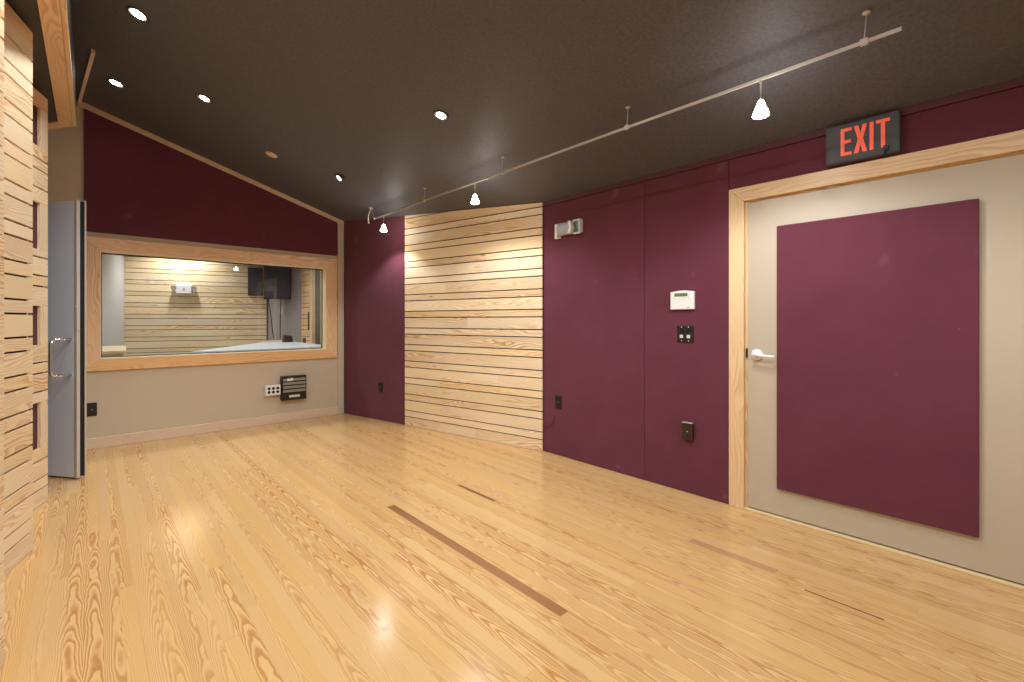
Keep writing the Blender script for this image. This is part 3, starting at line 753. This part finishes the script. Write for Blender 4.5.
# curtain with folds
t = MB(); ncol = 60
pts = [(2.83+.022*math.sin(k*.9), 8.03-k*.0265) for k in range(ncol)]
for k, (x, y) in enumerate(pts): t.v += [Vector((x, y, .02)), Vector((x, y, 2.85)), Vector((x+.01, y, .02)), Vector((x+.01, y, 2.85))]
for k in range(ncol-1):
    a = 4*k; t.face([a, a+4, a+5, a+1], smooth=True); t.face([a+2, a+3, a+7, a+6], smooth=True)
    t.face([a, a+2, a+6, a+4]); t.face([a+1, a+5, a+7, a+3])
t.face([0, 1, 3, 2]); e_ = 4*(ncol-1); t.face([e_, e_+2, e_+3, e_+1])
tag(t.build('curtain', M['ctl_dark']), 'dark grey cloth at the far right of the view through the window', 'curtain')
# emergency light on the far slats
def on_far(x): return ca+cd*((x-ca.x)/cd.x)
q = on_far(1.205)
t = thing('emergency_light', 'white twin-headed emergency light on the slatted wall behind the window', 'emergency light', (q.x, q.y, 1.725), A_C)
b = MB(); b.box(-.110, .110, -.085, -.0185, 0, .150); b.build('battery_box', M['white'], t, .006)
b = MB(); b.box(-.02, .02, -.0875, -.0855, .06, .10); b.build('test_button', M['lt_metal'], t, .002)
for sx in (-1, 1):
    b = MB(); Tq = Tm((sx*.148, -.06, .098), 0, R(100))
    b.lathe([(.0, -.03), (.022, -.028), (.036, .0), (.040, .035), (.036, .036)], 20, Tq, cap1=False); b.box(min(sx*.11, sx*.13), max(sx*.11, sx*.13), -.066, -.05, .09, .106)
    b.build('lamp_head', M['lamp_grey'], t)
    b = MB(); b.lathe([(.0, .034), (.0355, .034)], 20, Tq, cap0=False, cap1=False); b.build('lens', M['plate_white'], t)
# television, and a dark panel put in place of a glass reflection
q = on_far(2.245)
t = thing('reflection_panel', 'narrow dark glossy panel standing in for a reflection, left of the bigger black screen', 'screen', (q.x, q.y, 1.715), A_C)
b = MB(); b.box(-.120, .120, -.050, -.0185, 0, .52); b.build('case', M['black'], t, .004)
b = MB(); b.box(-.110, .110, -.0515, -.0502, .010, .51); b.build('display', M['screen'], t)
q = p0+v_.normalized()*.36
t = thing('television', 'big black screen mounted on the grey corner wall behind the window, cables hanging below', 'television', (q.x, q.y, 1.64), A_G+R(24))
b = MB(); b.box(-.20, .27, -.22, -.16, 0, .82); b.build('case', M['black'], t, .006)
b = MB(); b.box(-.185, .255, -.2225, -.2205, .02, .80); b.build('display', M['screen'], t)
b = MB(); b.box(-.06, .06, -.16, -.03, .35, .5); b.build('wall_bracket', M['black'], t)
for sx, bow in ((-.13, .03), (.10, -.02)):
    b = MB(); b.tube([(sx, -.185, .0), (sx+bow, -.17, -.25), (sx+bow*1.6, -.15, -.5), (sx+bow*2.2, -.13, -.72)], .008, 6); b.build('cable', M['black'], t)
# furniture
t = thing('control_desk', 'pale grey desk seen through the bottom edge of the studio window', 'desk', (1.75, 7.1, 0))
b = MB(); b.prism([(-.93, -.90), (.70, -.90), (.70, .93), (.24, .93)], .868, .898, 'xy'); b.build('desk_top', M['desk'], t, .004)
for sx, sy in ((-.70, -.82), (.62, -.82), (.62, .85), (.27, .80)):
    b = MB(); b.box(sx-.025, sx+.025, sy-.025, sy+.025, 0, .868); b.build('leg', M['jack'], t)
b = MB(); b.box(.245, .70, .905, .930, .898, .925); b.build('back_lip', M['base'], t, .002)
t = MB(); t.prism([(-.07, 0), (.07, 0), (.06, .10), (-.06, .12)], -.05, .05); o = t.build('speaker_box', M['black_brown'], None, .004); o.location = (2.33, 7.86, .8985)
tag(o, 'small dark box on the right end of the pale desk behind the window', 'box')
t = MB(); t.box(-.06, .06, -.012, -.0185-.012, 0, .10); t.lathe([(.03, 0), (.03, .006), (.0, .006)], 16, Tm((0, -.0305, .05), 0, R(90))); o = t.build('wall_box', M['black'], None, .003); o.location = (2.80, 8.42, .84); o.rotation_euler = (0, 0, A_R)
tag(o, 'small black box on the narrow slatted strip behind the window', 'wall box')
t = thing('side_counter', 'cream counter at the lower left corner of the view through the window', 'counter', (.0, 7.5, 0))
b = MB(); b.prism([(-.5, -.65), (.288, -.65), (.345, .75), (-.5, .75)], .865, .902, 'xy'); b.build('counter_top', M['cream'], t, .004)
b = MB(); b.prism([(-.48, -.62), (.26, -.62), (.315, .73), (-.48, .73)], 0, .865, 'xy'); b.build('cabinet', M['trim_pale'], t, .003)
# lamps of the control room
def ctl_light(label, x, y, power, cone=120, soft=.05):
    t = thing('recessed_ceiling_light', label, 'ceiling light', (x, y, 2.9), 0, 'control room ceiling lights')
    r = MB(); r.lathe([(.062, .001), (.062, -.003), (.056, -.006), (.047, -.006), (.045, -.0005)], 28, cap0=False, cap1=False); r.build('trim_ring', M['bronze'], t)
    k = MB(); k.lathe([(.0, -.007), (.034, -.004), (.040, -.001)], 24, cap0=False, cap1=False); k.build('lamp', M['bulb'], t)
    light('spot', 'SPOT', t, (0, 0, -.03), power, cone=cone, blend=.8, size=soft)
ctl_light('ceiling lamp hidden above the window, washing the far slatted wall', 1.10, 9.52, 170, 130, .10)
for (x, y) in ((1.9, 7.0), (.7, 7.2)): ctl_light('ceiling lamp of the room behind the window, hidden above the frame', x, y, 100, 150)

# ------------------------------------------------------------------ camera, world, view
cam = bpy.data.cameras.new('camera'); co = bpy.data.objects.new('camera', cam); C.objects.link(co)
co.location = (0, 0, 1.25); co.rotation_euler = (R(90), 0, -math.atan(420/450))
cam.sensor_width = 36; cam.lens = 450/1024*36; cam.shift_y = -20.5/1024; cam.clip_start = .02
sc = bpy.context.scene; sc.camera = co
w = bpy.data.worlds.new('world'); sc.world = w; w.use_nodes = True
w.node_tree.nodes['Background'].inputs[0].default_value = (.02, .02, .022, 1)
vs = sc.view_settings; vs.view_transform = 'Standard'; vs.look = 'None'; vs.gamma = 1; vs.use_curve_mapping = False
vs.exposure = 0.05
